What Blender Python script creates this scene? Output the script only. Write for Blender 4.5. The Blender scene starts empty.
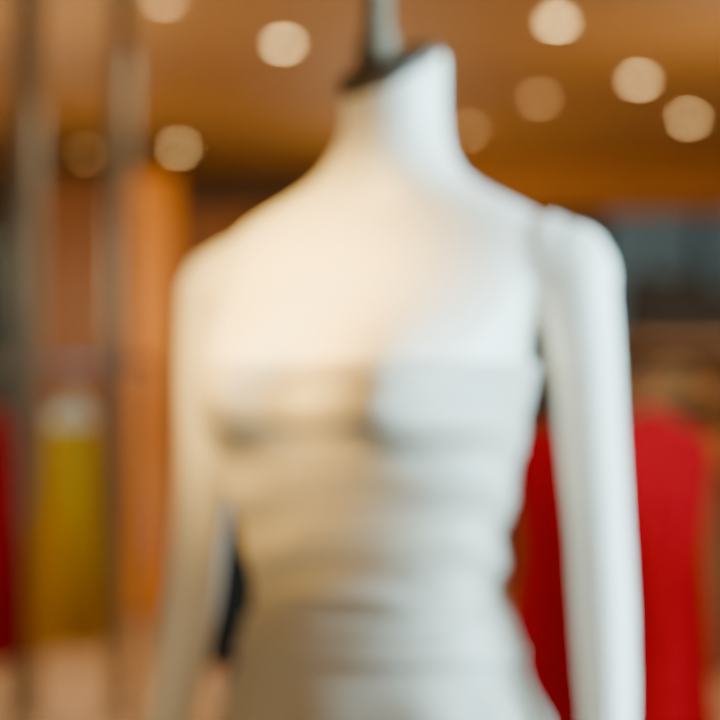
import bpy, bmesh, math, random
from mathutils import Vector, Matrix
random.seed(4)
D=bpy.data; C=bpy.context
F=2100.0; CAMY=-2.0; CAMZ=1.21; HZ=420.0
def wx(px,d): return (px-360.0)*d/F
def wz(py,d): return CAMZ+(HZ-py)*d/F
def wy(d): return d+CAMY

# ---------------- materials
def lin(c):
    return tuple(((v/255)/12.92 if v/255<=0.04045 else ((v/255+0.055)/1.055)**2.4) for v in c)
def mat(name,col,rough=0.6,metal=0.0,emis=None,es=0,noise=None,scale=20,bump=0.0,spec=0.5,sheen=0,vec=(1,1,1)):
    m=D.materials.new(name); m.use_nodes=True; nt=m.node_tree; b=nt.nodes['Principled BSDF']
    c=lin(col)+(1,)
    b.inputs['Base Color'].default_value=c
    b.inputs['Roughness'].default_value=rough; b.inputs['Metallic'].default_value=metal
    b.inputs['Specular IOR Level'].default_value=spec
    if sheen: b.inputs['Sheen Weight'].default_value=sheen
    if emis:
        b.inputs['Emission Color'].default_value=lin(emis)+(1,); b.inputs['Emission Strength'].default_value=es
    if noise or bump:
        tc=nt.nodes.new('ShaderNodeTexCoord'); mp=nt.nodes.new('ShaderNodeMapping'); mp.inputs['Scale'].default_value=vec
        n=nt.nodes.new('ShaderNodeTexNoise'); n.inputs['Scale'].default_value=scale; n.inputs['Detail'].default_value=4
        nt.links.new(tc.outputs['Object'],mp.inputs[0]); nt.links.new(mp.outputs[0],n.inputs['Vector'])
        if noise:
            r=nt.nodes.new('ShaderNodeValToRGB'); r.color_ramp.elements[0].color=c; r.color_ramp.elements[1].color=lin(noise)+(1,)
            r.color_ramp.elements[0].position=.35; r.color_ramp.elements[1].position=.68
            nt.links.new(n.outputs['Fac'],r.inputs[0]); nt.links.new(r.outputs[0],b.inputs['Base Color'])
        if bump:
            bp=nt.nodes.new('ShaderNodeBump'); bp.inputs['Strength'].default_value=bump; bp.inputs['Distance'].default_value=.01
            nt.links.new(n.outputs['Fac'],bp.inputs['Height']); nt.links.new(bp.outputs[0],b.inputs['Normal'])
    return m
M_body=mat('mannequin_white',(248,244,233),.36)
M_dress=mat('dress_fabric',(192,185,172),.5,noise=(200,193,180),scale=120,bump=.1,sheen=.2)
M_steel=mat('steel',(150,150,150),.35,.9)
M_rod=mat('bronze_rod',(104,86,66),.65,.1)
M_dark=mat('dark_metal',(40,38,38),.4,.6)
M_cap=mat('neck_cap_bronze',(76,64,52),.5,.2)
M_ceil=mat('ceiling_wood',(174,128,68),.6,noise=(146,104,52),scale=3,vec=(1,8,1))
M_floor=mat('floor_stone',(196,160,125),.35,noise=(180,142,108),scale=2)
M_wallw=mat('wall_wood',(118,78,42),.55,noise=(96,60,28),scale=3,vec=(6,1,1))
M_beam=mat('oak_beam',(198,136,56),.55,noise=(176,116,44),scale=3,vec=(1,1,6))
M_orange=mat('spotlit_wood',(252,168,36),.5,noise=(242,150,26),scale=3,vec=(6,1,1))  # spotlight on this panel is put into its brighter wood colour
M_brown=mat('walnut_wood',(138,82,24),.5,noise=(116,66,18),scale=3,vec=(6,1,1))
M_grey=mat('grey_plaster',(95,88,80),.8,noise=(86,80,72),scale=3)
M_post=mat('post_metal',(152,152,140),.5,.2)
M_red=mat('red_cloth',(222,2,36),.85,noise=(200,1,28),scale=60,spec=.1)
M_dred=mat('crimson_cloth',(180,2,30),.85,noise=(160,2,26),scale=60,spec=.1)
M_yel=mat('mustard_cloth',(230,174,26),.8,noise=(214,158,20),scale=60,spec=.2)
M_cream=mat('cream_cloth',(252,238,205),.75,noise=(246,228,190),scale=60)
M_navy=mat('charcoal_cloth',(44,38,34),.9,noise=(36,32,29),scale=60,spec=.1)
M_tan=mat('tan_cloth',(198,140,86),.8,noise=(182,124,74),scale=60)
M_lamp=mat('lamp_glow',(255,240,210),.5,emis=(255,208,128),es=42)
M_lampd=mat('lamp_glow_dim',(255,230,190),.5,emis=(255,190,105),es=13)
M_glass=mat('window_daylight',(74,98,106),.15,emis=(96,118,122),es=.45,noise=(56,76,82),scale=1.2)
M_white=mat('white_enamel',(230,225,215),.5)
M_hang=mat('hanger_wood',(150,100,60),.5)
M_teal=mat('teal_panel',(40,66,72),.6,noise=(34,54,60),scale=4)

# ---------------- mesh helpers
def obj_from_bm(bm,name,mats,parent=None,smooth=True):
    me=D.meshes.new(name); bmesh.ops.recalc_face_normals(bm,faces=bm.faces); bm.to_mesh(me); bm.free()
    for m in (mats if isinstance(mats,(list,tuple)) else [mats]): me.materials.append(m)
    if smooth:
        for p in me.polygons: p.use_smooth=True
    o=D.objects.new(name,me); C.collection.objects.link(o)
    if parent: o.parent=parent
    return o
def empty(name,loc=(0,0,0),rz=0):
    o=D.objects.new(name,None); C.collection.objects.link(o); o.location=loc; o.rotation_euler=(0,0,rz); o.empty_display_size=.1
    return o
def loft(bm,rings,mi=0,cap=True):
    vr=[[bm.verts.new(p) for p in r] for r in rings]; n=len(rings[0])
    for i in range(len(vr)-1):
        for j in range(n):
            f=bm.faces.new((vr[i][j],vr[i][(j+1)%n],vr[i+1][(j+1)%n],vr[i+1][j])); f.material_index=mi
    if cap:
        f=bm.faces.new(vr[0][::-1]); f.material_index=mi
        f=bm.faces.new(vr[-1]); f.material_index=mi
def tube(bm,pts,radii,n=16,mi=0,flat=1.0,round_ends=False):
    pts=[Vector(p) for p in pts]
    if not isinstance(radii,(list,tuple)): radii=[radii]*len(pts)
    radii=list(radii)
    if round_ends:
        d0=(pts[0]-pts[1]).normalized(); d1=(pts[-1]-pts[-2]).normalized()
        a=[];ra=[];b=[];rb=[]
        for t in (85,60,30):
            s=math.radians(t); a.append(pts[0]+d0*radii[0]*math.sin(s)); ra.append(radii[0]*math.cos(s))
            b.insert(0,pts[-1]+d1*radii[-1]*math.sin(s)); rb.insert(0,radii[-1]*math.cos(s))
        pts=a+pts+b; radii=ra+radii+rb
    rings=[]; up=None
    for i,p in enumerate(pts):
        t=(pts[min(i+1,len(pts)-1)]-pts[max(i-1,0)]).normalized()
        if up is None:
            ref=Vector((1,0,0)) if abs(t.x)<.8 else Vector((0,0,1))
            up=(ref-t*ref.dot(t)).normalized()
        else: up=(up-t*up.dot(t)).normalized()
        s=t.cross(up)
        rings.append([p+up*math.cos(2*math.pi*k/n)*radii[i]+s*math.sin(2*math.pi*k/n)*radii[i]*flat for k in range(n)])
    loft(bm,rings,mi)
def box(bm,c,s,mi=0,bev=0):
    r=bmesh.ops.create_cube(bm,size=1,matrix=Matrix.Translation(c)@Matrix.Diagonal((s[0],s[1],s[2],1)))
    fs={f for v in r['verts'] for f in v.link_faces}
    for f in fs: f.material_index=mi
    if bev:
        es={e for v in r['verts'] for e in v.link_edges}
        bmesh.ops.bevel(bm,geom=list(es),offset=bev,segments=2,affect='EDGES')
def boxobj(name,c,s,m,bev=0,parent=None):
    bm=bmesh.new(); box(bm,(0,0,0),s,0,bev); o=obj_from_bm(bm,name,m,parent,smooth=False); o.location=c; return o
def interp(tab,z):
    if z<=tab[0][0]: return tab[0][1:]
    for i in range(len(tab)-1):
        a,b=tab[i],tab[i+1]
        if z<=b[0]:
            t=(z-a[0])/(b[0]-a[0])
            p0=tab[max(i-1,0)]; p3=tab[min(i+2,len(tab)-1)]
            out=[]
            for k in range(1,len(a)):
                m1=(b[k]-p0[k])/max(b[0]-p0[0],1e-6)*(b[0]-a[0]); m2=(p3[k]-a[k])/max(p3[0]-a[0],1e-6)*(b[0]-a[0])
                out.append((2*t**3-3*t*t+1)*a[k]+(t**3-2*t*t+t)*m1+(-2*t**3+3*t*t)*b[k]+(t**3-t*t)*m2)
            return out
    return tab[-1][1:]

# ---------------- room shell
YB=wy(16); XL=-4.2; XR=4.6; YF=-4.5; CH=3.0
boxobj('floor',((XL+XR)/2,(YF+YB)/2,-.05),(XR-XL,YB-YF,.1),M_floor)
bm=bmesh.new(); box(bm,(0,0,.03),(XR-XL,YB-YF,.06))
y=YF+.1
while y<YB-.2:      # planks
    box(bm,(0,y+.09-(YF+YB)/2,-.006),(XR-XL,.185,.014)); y+=.2
o=obj_from_bm(bm,'ceiling',M_ceil,smooth=False); o.location=((XL+XR)/2,(YF+YB)/2,CH+.015)
boxobj('wall_left',(XL-.05,(YF+YB)/2,CH/2),(.1,YB-YF,CH),M_wallw)
boxobj('wall_right',(XR+.05,(YF+YB)/2,CH/2),(.1,YB-YF,CH),M_wallw)
boxobj('wall_back',((XL+XR)/2,YB+.05,CH/2),(XR-XL,.1,CH),M_grey)
boxobj('baseboard_back',((XL+XR)/2,YB-.02,.06),(XR-XL,.04,.12),M_brown)

# wood beam (soffit) at right back, with window below
dw=14.5
x0=wx(455,dw); x1=XR
boxobj('trim_1',((x0+x1)/2,wy(dw),(wz(212,dw)+CH)/2),(x1-x0,.3,CH-wz(212,dw)),M_beam)
dwin=15.2
wi=empty('window_1',((wx(600,dwin)+XR)/2,wy(dwin),(wz(215,dwin)+wz(345,dwin))/2))
W=XR-wx(600,dwin); H=wz(215,dwin)-wz(345,dwin)
boxobj('pane',(0,0,0),(W,.02,H),M_glass,parent=wi)
for k in range(5):
    boxobj('mullion_%d'%(k+1),(-W/2+k*W/4,-.03,0),(.07,.06,H),M_dark,parent=wi)
boxobj('sill',(0,-.05,-H/2-.04),(W,.16,.08),M_brown,parent=wi)
boxobj('head',(0,-.05,H/2+.03),(W,.12,.06),M_brown,parent=wi)
boxobj('wall_partition',((wx(600,dwin)+XR)/2,wy(dwin)+.05,(wz(345,dwin)-.08)/2),(W,.1,wz(345,dwin)-.08),M_wallw)

# left wood wall panelling
dp=13.0
def panel(px0,px1,top,m,name,parent,d=dp):
    a,b=wx(px0,d),wx(px1,d)
    bm=bmesh.new(); box(bm,((a+b)/2,0,top/2),(b-a,.08,top),0)
    for xx in (a+.03,b-.03): box(bm,(xx,-.05,top/2),(.05,.03,top-.04))
    for zz in (.06,top*.5,top-.06): box(bm,((a+b)/2,-.05,zz),(b-a-.1,.03,.07))
    obj_from_bm(bm,name,m,parent,smooth=False)
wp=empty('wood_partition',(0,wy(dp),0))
panel(-40,20,wz(240,dp),M_teal,'teal_door',wp)
panel(22,112,wz(178,dp),M_brown,'walnut_panel',wp)
panel(126,176,wz(172,dp),M_orange,'spotlit_panel',wp)
panel(178,330,wz(205,dp),M_brown,'walnut_panel_b',wp)
boxobj('frame',(wx(119,dp),-.02,wz(172,dp)/2),(wx(126,dp)-wx(112,dp),.14,wz(172,dp)),M_brown,parent=wp)

# columns
def column(px,w,d,name):
    r=w*d/F/2
    bm=bmesh.new()
    tube(bm,[(0,0,0),(0,0,.02),(0,0,.04)],[r*1.5,r*1.5,r*1.2],24)
    tube(bm,[(0,0,.03),(0,0,CH-.03)],r,24)
    tube(bm,[(0,0,CH-.06),(0,0,CH-.005)],[r*1.2,r*1.5],24)
    o=obj_from_bm(bm,name,M_post); o.location=(wx(px,d),wy(d),0)
column(26,30,8.6,'steel_column'); column(121,22,8.6,'steel_column')

# ---------------- downlights
lights=[(283,40,1),(558,18,1),(640,77,1),(690,116,1),(540,96,0),(178,146,1),(85,152,0),(30,58,0),(163,-4,0),(468,128,0),(612,160,0),(400,150,0)]
def downlight(x,y,bright):
    bm=bmesh.new()
    n=24; R=.050
    prof=[(R+.018,.0),(R+.018,-.012),(R,-.014),(R-.008,-.004)]
    loft(bm,[[(r*math.cos(2*math.pi*k/n),r*math.sin(2*math.pi*k/n),z) for k in range(n)] for r,z in prof],0,cap=False)
    loft(bm,[[(r*math.cos(2*math.pi*k/n),r*math.sin(2*math.pi*k/n),z) for k in range(n)] for r,z in [(R-.008,-.004),(R-.014,-.010)]],1)
    o=obj_from_bm(bm,'recessed_downlight',[M_white,M_lamp if bright else M_lampd]); o.location=(x,y,CH)
    l=D.lights.new('downlight_beam','SPOT'); l.energy=(95 if bright else 45); l.color=(1,.80,.50); l.spot_size=math.radians(120); l.spot_blend=.8; l.shadow_soft_size=.1
    lo=D.objects.new('downlight_beam',l); C.collection.objects.link(lo); lo.parent=o; lo.location=(0,0,-.04)
for px,py,b in lights:
    d=(CH-CAMZ)*F/(HZ-py); downlight(wx(px,d),wy(d),b)

# ---------------- mannequin
YAW=math.radians(-24); MX=.026
man=empty('mannequin',(MX,0,0),YAW)
TAB=[(.76,.150,.105,-.010),(.86,.170,.118,-.010),(.93,.152,.110,-.012),(.98,.130,.096,-.018),(1.03,.112,.084,-.024),(1.09,.116,.087,-.032),
(1.18,.138,.103,-.048),(1.23,.149,.106,-.052),(1.29,.153,.102,-.038),(1.34,.162,.088,-.006),(1.37,.168,.077,.002),(1.388,.162,.068,.006),
(1.402,.146,.062,.008),(1.416,.120,.059,.009),(1.430,.092,.057,.010),(1.446,.070,.056,.010),(1.466,.056,.053,.014),(1.49,.049,.049,.017),(1.55,.048,.048,.018)]
def bust(x,z,s,w=.050,lo=.040):
    t=0
    for sx in (-1,1):
        dz=(z-1.232); sz=.062 if dz>0 else lo
        t+=.056*math.exp(-((x-sx*.079)/w)**2-(dz/sz)**2)*min(1,-s*2)
    return t
def torsoP(z,th,off=0):
    a,b,yc=interp(TAB,z)
    c,s=math.cos(th),math.sin(th)
    e=.88
    x=(a+off)*math.copysign(abs(c)**e,c); y=(b+off)*math.copysign(abs(s)**e,s)+yc
    if s<0: y-=bust(x,z,s)
    if z>1.47:
        t=(z-1.47)/.08
        z=z+t*(.20*x+.46*(y-.018))
    return Vector((x,y,z))
bm=bmesh.new(); n=64
zs=[.76+i*(1.548-.76)/120 for i in range(121)]
loft(bm,[[torsoP(z,2*math.pi*k/n) for k in range(n)] for z in zs])
for sx in (-1,1):
    dz=.005 if sx>0 else -.006
    bulge=[(sx*.13,.004,1.347),(sx*.160,.004,1.353+dz),(sx*.185,.004,1.338+dz)]
    tube(bm,bulge,[.041,.044,.040],20,round_ends=True)
    arm=[(sx*.182,.004,1.350+dz),(sx*.190,.004,1.31),(sx*.196,.006,1.25),(sx*.200,.010,1.18),(sx*.206,.010,1.11),(sx*.212,.004,1.04),(sx*.219,-.008,.97),(sx*.226,-.022,.90),(sx*.230,-.03,.85)]
    tube(bm,arm,[.037,.035,.032,.030,.028,.028,.026,.023,.020],20,round_ends=True)
    X=.230
    tube(bm,[(sx*X,-.031,.86),(sx*X,-.036,.82),(sx*(X-.001),-.042,.775)],[.019,.020,.018],16,round_ends=True)
    for k,(dy,L) in enumerate([(-.034,.065),(-.012,.075),(.010,.070),(.030,.055)]):
        x=sx*(X-.001); y0=-.04+dy
        tube(bm,[(x,-.036+dy*.5,.82),(x,y0,.775),(x-sx*.004,y0-.004,.775-L*.5),(x-sx*.016,y0-.006,.775-L)],[.012,.0095,.0085,.007],10,round_ends=True)
    tube(bm,[(sx*(X-.002),-.045,.835),(sx*(X-.008),-.072,.80),(sx*(X-.014),-.084,.765)],[.012,.010,.008],10,round_ends=True)
    tube(bm,[(sx*.080,-.01,.84),(sx*.082,-.006,.70),(sx*.078,-.005,.58),(sx*.074,0,.48),(sx*.072,.012,.36),(sx*.070,.015,.25),(sx*.068,.015,.10)],[.080,.078,.066,.054,.055,.044,.032],24,round_ends=True)
    tube(bm,[(sx*.068,.035,.065),(sx*.070,-.03,.055),(sx*.074,-.10,.045),(sx*.076,-.15,.04)],[.034,.034,.030,.020],16,round_ends=True)
body=obj_from_bm(bm,'body',M_body,man)
rm=body.modifiers.new('r','REMESH'); rm.mode='VOXEL'; rm.voxel_size=.0045; rm.use_smooth_shade=True
sm=body.modifiers.new('s','SMOOTH'); sm.factor=.6; sm.iterations=12
# neck cap
bm=bmesh.new()
capn=[]
for off,s in ((-.008,.98),(.002,1.0),(.008,.97),(.011,.8),(.012,.3)):
    ring=[]
    for k in range(40):
        p=torsoP(1.548,2*math.pi*k/40); c0=Vector((0,.018,1.548))
        q=c0+(p-c0)*s+Vector((-.006,-.002,off)); ring.append(q)
    capn.append(ring)
loft(bm,capn)
obj_from_bm(bm,'neck_cap',M_cap,man)
bm=bmesh.new()
tube(bm,[(-.016,.012,1.545),(-.016,.012,1.575),(-.016,.012,1.59),(-.016,.012,2.98)],[.020,.020,.0135,.0135],20)
tube(bm,[(-.016,.012,2.97),(-.016,.012,2.998)],[.05,.06],24)
obj_from_bm(bm,'hanging_rod',M_rod,man)
bm=bmesh.new()
tube(bm,[(0,0,0),(0,0,.010),(0,0,.016)],[.19,.19,.18],48)
obj_from_bm(bm,'base_plate',M_steel,man)

# dress (own object, worn by the mannequin)
TD=[(.42,.235,.20,-.01),(.60,.212,.165,-.01),(.76,.188,.135,-.01)]+[r for r in TAB if r[0]>.80 and r[0]<1.30]
def dressP(z,th,off):
    a,b,yc=interp(TD,z); s=math.sin(th); c=math.cos(th); e=.88
    rz=0
    if z>1.03:
        u=(z-1.03)
        g=math.sin(2*math.pi*(u/.052)+1.1*math.sin(th*2+1)+.6*math.sin(th*5)+.6*math.sin(u*31))
        m=.62+.38*math.sin(th*3+u*25)
        rz=.0040*g*m+.0008*math.sin(2*math.pi*u/.021+1.7*math.sin(th*3))
        if z>1.25: rz=.004
    elif z>.990: rz=.007
    else:
        f=min(1,(.990-z)/.25)
        rz=(.010*f)*math.sin(th*11+.6*math.sin(th*3))+.0020*math.sin(z*70+th*2)*(1-f)
    o=off+rz
    x=(a+o)*math.copysign(abs(c)**e,c); y=(b+o)*math.copysign(abs(s)**e,s)+yc
    if s<0: y-=bust(x,z,s,.054,.043)
    return Vector((x,y,z))
bm=bmesh.new(); N=160
zz=[.42+i*(1.262-.42)/240 for i in range(241)]
outer=[[dressP(z,2*math.pi*k/N,.007) for k in range(N)] for z in zz]
inner=[[dressP(zz[-1],2*math.pi*k/N,.001) for k in range(N)]]
loft(bm,outer+inner,cap=False)
dr=obj_from_bm(bm,'white_strapless_dress',M_dress); dr.location=(MX,0,0); dr.rotation_euler=(0,0,YAW)

# ---------------- garments
def garment(name,x,y,ztop,width,depth,length,m,rz=0,yoke=None,sleeve=0.0,seed=0,flare=1.25,fold=1.0):
    rnd=random.Random(seed); ph=[rnd.uniform(0,6.3) for _ in range(5)]
    e=empty(name,(x,y,ztop),rz)
    bm=bmesh.new(); N=96; rings=[]
    prof=[(0,.16,.35),(-.012,.24,.5),(-.03,.5,.6),(-.055,.85,.7),(-.08,.98,.8),(-.12,1.0,.9),(-.22,.92,1),(-.38,.84,1),(-.55,.92,1.05),(-.75,1.0*flare**.5,1.1),(-1.0,1.0*flare,1.2)]
    prof=[(p[0] if p[0]>-.2 else -.2+(p[0]+.2)*(length-.2)/.8,p[1],p[2]) for p in prof]
    tab=sorted([(p[0],p[1]*width/2,p[2]*depth/2) for p in prof])
    M=60
    zl=[-length*i/M for i in range(M+1)]; zl=[0,-.006,-.015,-.025,-.04,-.06]+[z for z in zl if z<-.07]
    for z in zl:
        a,b=interp(tab,z); f=min(1,max(0,(-z-.08)/.35))*fold
        r=[]
        for k in range(N):
            th=2*math.pi*k/N
            w=1+f*(.13*math.sin(9*th+ph[0]+.8*math.sin(z*4+ph[3]))+.09*math.sin(15*th+ph[1])+.06*math.sin(5*th+ph[2]+z*3))
            r.append((a*math.cos(th)*(1+(w-1)*.35/fold),b*math.sin(th)*(1+(w-1)*1.6),z+.012*f*math.sin(3*th+ph[4])))
        rings.append(r)
    loft(bm,rings)
    if yoke:
        for fc in bm.faces:
            if fc.calc_center_median().z>-.10: fc.material_index=1
    if sleeve:
        for sx in (-1,1):
            tube(bm,[(sx*width*.42,0,-.075),(sx*width*.50,.01,-.16),(sx*width*.54,.015,-.35),(sx*width*.56,.0,-sleeve)],[.05,.055,.05,.045],16,flat=.7)
    obj_from_bm(bm,'cloth',[m,yoke or m],e)
    bm=bmesh.new()
    tube(bm,[(-width*.4,0,-.055),(-width*.2,0,-.02),(0,0,.008),(width*.2,0,-.02),(width*.4,0,-.055)],.010,10)
    hk=[(0,0,0),(0,0,.045)]+[(.02*math.cos(t)-.0,0,.065+.02*math.sin(t)) for t in [math.radians(v) for v in (-90,-45,0,45,90,135,170)]]
    tube(bm,hk,.003,8)
    obj_from_bm(bm,'hanger',M_hang,e)
    return e
def rack(name,x,y,L,h,rz=0):
    e=empty(name,(x,y,0),rz); bm=bmesh.new()
    tube(bm,[(-L/2,0,h),(L/2,0,h)],.013,14)
    for s in (-1,1):
        tube(bm,[(s*L/2,0,h+.013),(s*L/2,0,.06)],.014,14)
        tube(bm,[(s*L/2,-.24,.06),(s*L/2,.24,.06)],.016,14)
        for t in (-.22,.22):
            tube(bm,[(s*L/2-.012,t,.024),(s*L/2+.012,t,.024)],.024,14)
    tube(bm,[(-L/2,0,.12),(L/2,0,.12)],.010,14)
    obj_from_bm(bm,'frame',M_steel,e)
# right rack: garments face outward, rail along depth
dR=4.6
rx=wx(628,dR)
rack('clothes_rack',rx+.02,wy(dR)+.70,1.3,wz(408,dR)+.085,math.radians(90))
zt=wz(408,dR)
garment('red_dress',rx+.05,wy(dR),zt,.28,.12,.95,M_red,math.radians(8),seed=1,flare=1.0,fold=2.6)
garment('red_dress',rx-.02,wy(dR)+.22,zt,.45,.12,.95,M_red,math.radians(-8),seed=2,flare=1.08,fold=2.6)
garment('red_dress',rx-.01,wy(dR)+.44,zt,.40,.11,.95,M_dred,math.radians(4),seed=3,flare=1.05,fold=1.6)
garment('tan_coat',rx+.07,wy(dR)+.70,zt-.05,.42,.13,.98,M_tan,math.radians(-3),sleeve=.62,seed=5,flare=1.2)
garment('tan_coat',rx+.07,wy(dR)+.96,zt-.05,.42,.13,.98,M_tan,math.radians(5),sleeve=.62,seed=6,flare=1.1)
# left rack: side-on garments
dL=6.4
rack('clothes_rack',wx(20,dL),wy(dL),.82,wz(392,dL)+.085,0)
zt=wz(392,dL)
garment('mustard_dress',wx(72,dL),wy(dL),zt,.42,.12,wz(392,dL)-wz(640,dL),M_yel,math.radians(82),yoke=M_cream,seed=7,flare=1.0,fold=1.6)
garment('crimson_dress',wx(-8,dL),wy(dL),zt-.04,.42,.12,.78,M_dred,math.radians(84),seed=8,flare=1.0)
garment('crimson_dress',wx(-55,dL),wy(dL),zt-.04,.42,.12,.78,M_dred,math.radians(95),seed=9,flare=1.0)
# charcoal coats behind the mannequin
dN=5.4
rack('clothes_rack',wx(330,dN),wy(dN),.55,wz(512,dN)+.085,0)
garment('charcoal_coat',wx(262,dN),wy(dN),wz(512,dN),.40,.16,wz(512,dN)-wz(662,dN),M_navy,math.radians(66),seed=10,flare=1.0,sleeve=.33)
garment('charcoal_coat',wx(345,dN),wy(dN),wz(512,dN),.40,.14,wz(512,dN)-wz(662,dN),M_navy,math.radians(84),seed=11,flare=1.0,sleeve=.33)

# cabinet at back right with bags & folded clothes
dS=10.5
cab=empty('display_cabinet',(wx(690,dS),wy(dS),0)); 
Wc=1.1; Hc=wz(340,dS)
bm=bmesh.new()
box(bm,(0,0,Hc-.02),(Wc,.5,.04),0,.006)
for s in (-1,1): box(bm,(s*(Wc/2-.02),0,(Hc-.04)/2),(.04,.5,Hc-.04))
box(bm,(0,.235,(Hc-.04)/2),(Wc-.08,.02,Hc-.04))
for z in (.08,.5,.95,1.30): box(bm,(0,-.01,z),(Wc-.08,.46,.03))
obj_from_bm(bm,'carcass',M_wallw,cab,smooth=False)
def bag(x,y,z,w,h,dpt,m):
    e=empty('handbag',(x,y,z)); bm=bmesh.new()
    rings=[]
    for t in [0,.03,.2,.5,.8,.97,1]:
        s=1-.18*t-(.06 if t in(0,1) else 0); n=32
        rings.append([((w/2)*s*math.copysign(abs(math.cos(a))**.4,math.cos(a)),(dpt/2)*(1-.45*t)*math.copysign(abs(math.sin(a))**.4,math.sin(a)),h*t) for a in [2*math.pi*k/n for k in range(n)]])
    loft(bm,rings)
    tube(bm,[(w*.25*math.cos(a),0,h*.97+h*.45*math.sin(a)) for a in [math.pi*k/12 for k in range(13)]],.012,10)
    obj_from_bm(bm,'leather',m,e)
cx=wx(690,dS)
M_bag=mat('black_leather',(24,22,24),.7,spec=.2)
bag(wx(662,dS),wy(dS)-.02,Hc,.44,.32,.16,M_bag)
bag(wx(720,dS),wy(dS)-.02,Hc,.30,.26,.14,M_bag)
def folded(x,y,z,m,n=4):
    bm=bmesh.new()
    for k in range(n): box(bm,(random.uniform(-.01,.01),0,.02+k*.04),(.26,.3,.036),0,.014)
    o=obj_from_bm(bm,'folded_clothes',m); o.location=(x,y,z)
folded(cx-.3,wy(dS)-.05,1.316,M_tan,2); folded(cx,wy(dS)-.05,1.316,M_tan,2)
folded(cx-.3,wy(dS)-.05,.966,M_cream,5); folded(cx+.05,wy(dS)-.05,.966,M_tan,5)
# hat stand
dH=6.6
st=empty('hat_stand',(wx(690,dH),wy(dH)+.3,0)); zt=wz(362,dH)
bm=bmesh.new()
tube(bm,[(0,0,0),(0,0,.02)],.13,32); tube(bm,[(0,0,.02),(0,0,zt-.06)],.012,14)
obj_from_bm(bm,'stand',M_steel,st)
bm=bmesh.new()
prof=[(.13,-.12),(.13,-.115),(.085,-.10),(.082,-.05),(.072,-.01),(.05,.0),(.02,.0)]
loft(bm,[[(r*math.cos(2*math.pi*k/40),r*.85*math.sin(2*math.pi*k/40),z+zt) for k in range(40)] for r,z in prof])
obj_from_bm(bm,'hat',M_cream,st)

# ---------------- lighting
def area(name,loc,target,size,energy,col,sy=None,spread=180):
    l=D.lights.new(name,'AREA'); l.energy=energy; l.color=col; l.size=size; l.spread=math.radians(spread)
    if sy: l.shape='RECTANGLE'; l.size_y=sy
    o=D.objects.new(name,l); C.collection.objects.link(o); o.location=loc
    o.rotation_euler=(Vector(target)-Vector(loc)).to_track_quat('-Z','Y').to_euler()
area('daylight_storefront',(2.4,-.72,1.6),(0,0,1.12),1.7,165,(.52,.86,1.0),spread=110)
def spot(name,loc,target,energy,col,size,blend,r):
    l=D.lights.new(name,'SPOT'); l.energy=energy; l.color=col; l.spot_size=math.radians(size); l.spot_blend=blend; l.shadow_soft_size=r
    o=D.objects.new(name,l); C.collection.objects.link(o); o.location=loc
    o.rotation_euler=(Vector(target)-Vector(loc)).to_track_quat('-Z','Y').to_euler()
spot('warm_track_spot',(-1.2,-1.5,2.4),(-.080,-.08,1.312),1650,(1,.60,.14),10.5,1.0,.06)
area('warm_display_lamp',(-1.5,-1.5,2.5),(0,0,1.15),.4,12,(1,.66,.30))
area('front_fill',(-.3,-4.2,2.2),(0,0,1.2),2.0,7,(1,.80,.56))  # added soft fill from behind the camera, no fixture there
for x,y,z,e in ((-1.5,7,1.9,64),(1.8,7.5,1.9,64),(0,11,1.9,44),(1.1,1.0,2.4,36),(-1.9,3.0,2.3,30),(-1.75,9.9,1.9,28)):
    l=D.lights.new('store_fill','POINT'); l.energy=e; l.color=(1,.80,.50); l.shadow_soft_size=.4  # added warm fill lights without fixtures, to brighten ceiling and garments
    o=D.objects.new('store_fill',l); C.collection.objects.link(o); o.location=(x,y,z)
w=D.worlds.new('World'); C.scene.world=w; w.use_nodes=True
w.node_tree.nodes['Background'].inputs[0].default_value=(1,.88,.74,1); w.node_tree.nodes['Background'].inputs[1].default_value=.15

# ---------------- camera
cam=D.cameras.new('camera'); co=D.objects.new('camera',cam); C.collection.objects.link(co)
cam.sensor_width=36; cam.lens=F/720*36
co.location=(0,CAMY,CAMZ); co.rotation_euler=(math.radians(90)+math.atan(60/F),0,0)
cam.dof.use_dof=True; cam.dof.focus_distance=.96; cam.dof.aperture_fstop=4.6
C.scene.camera=co
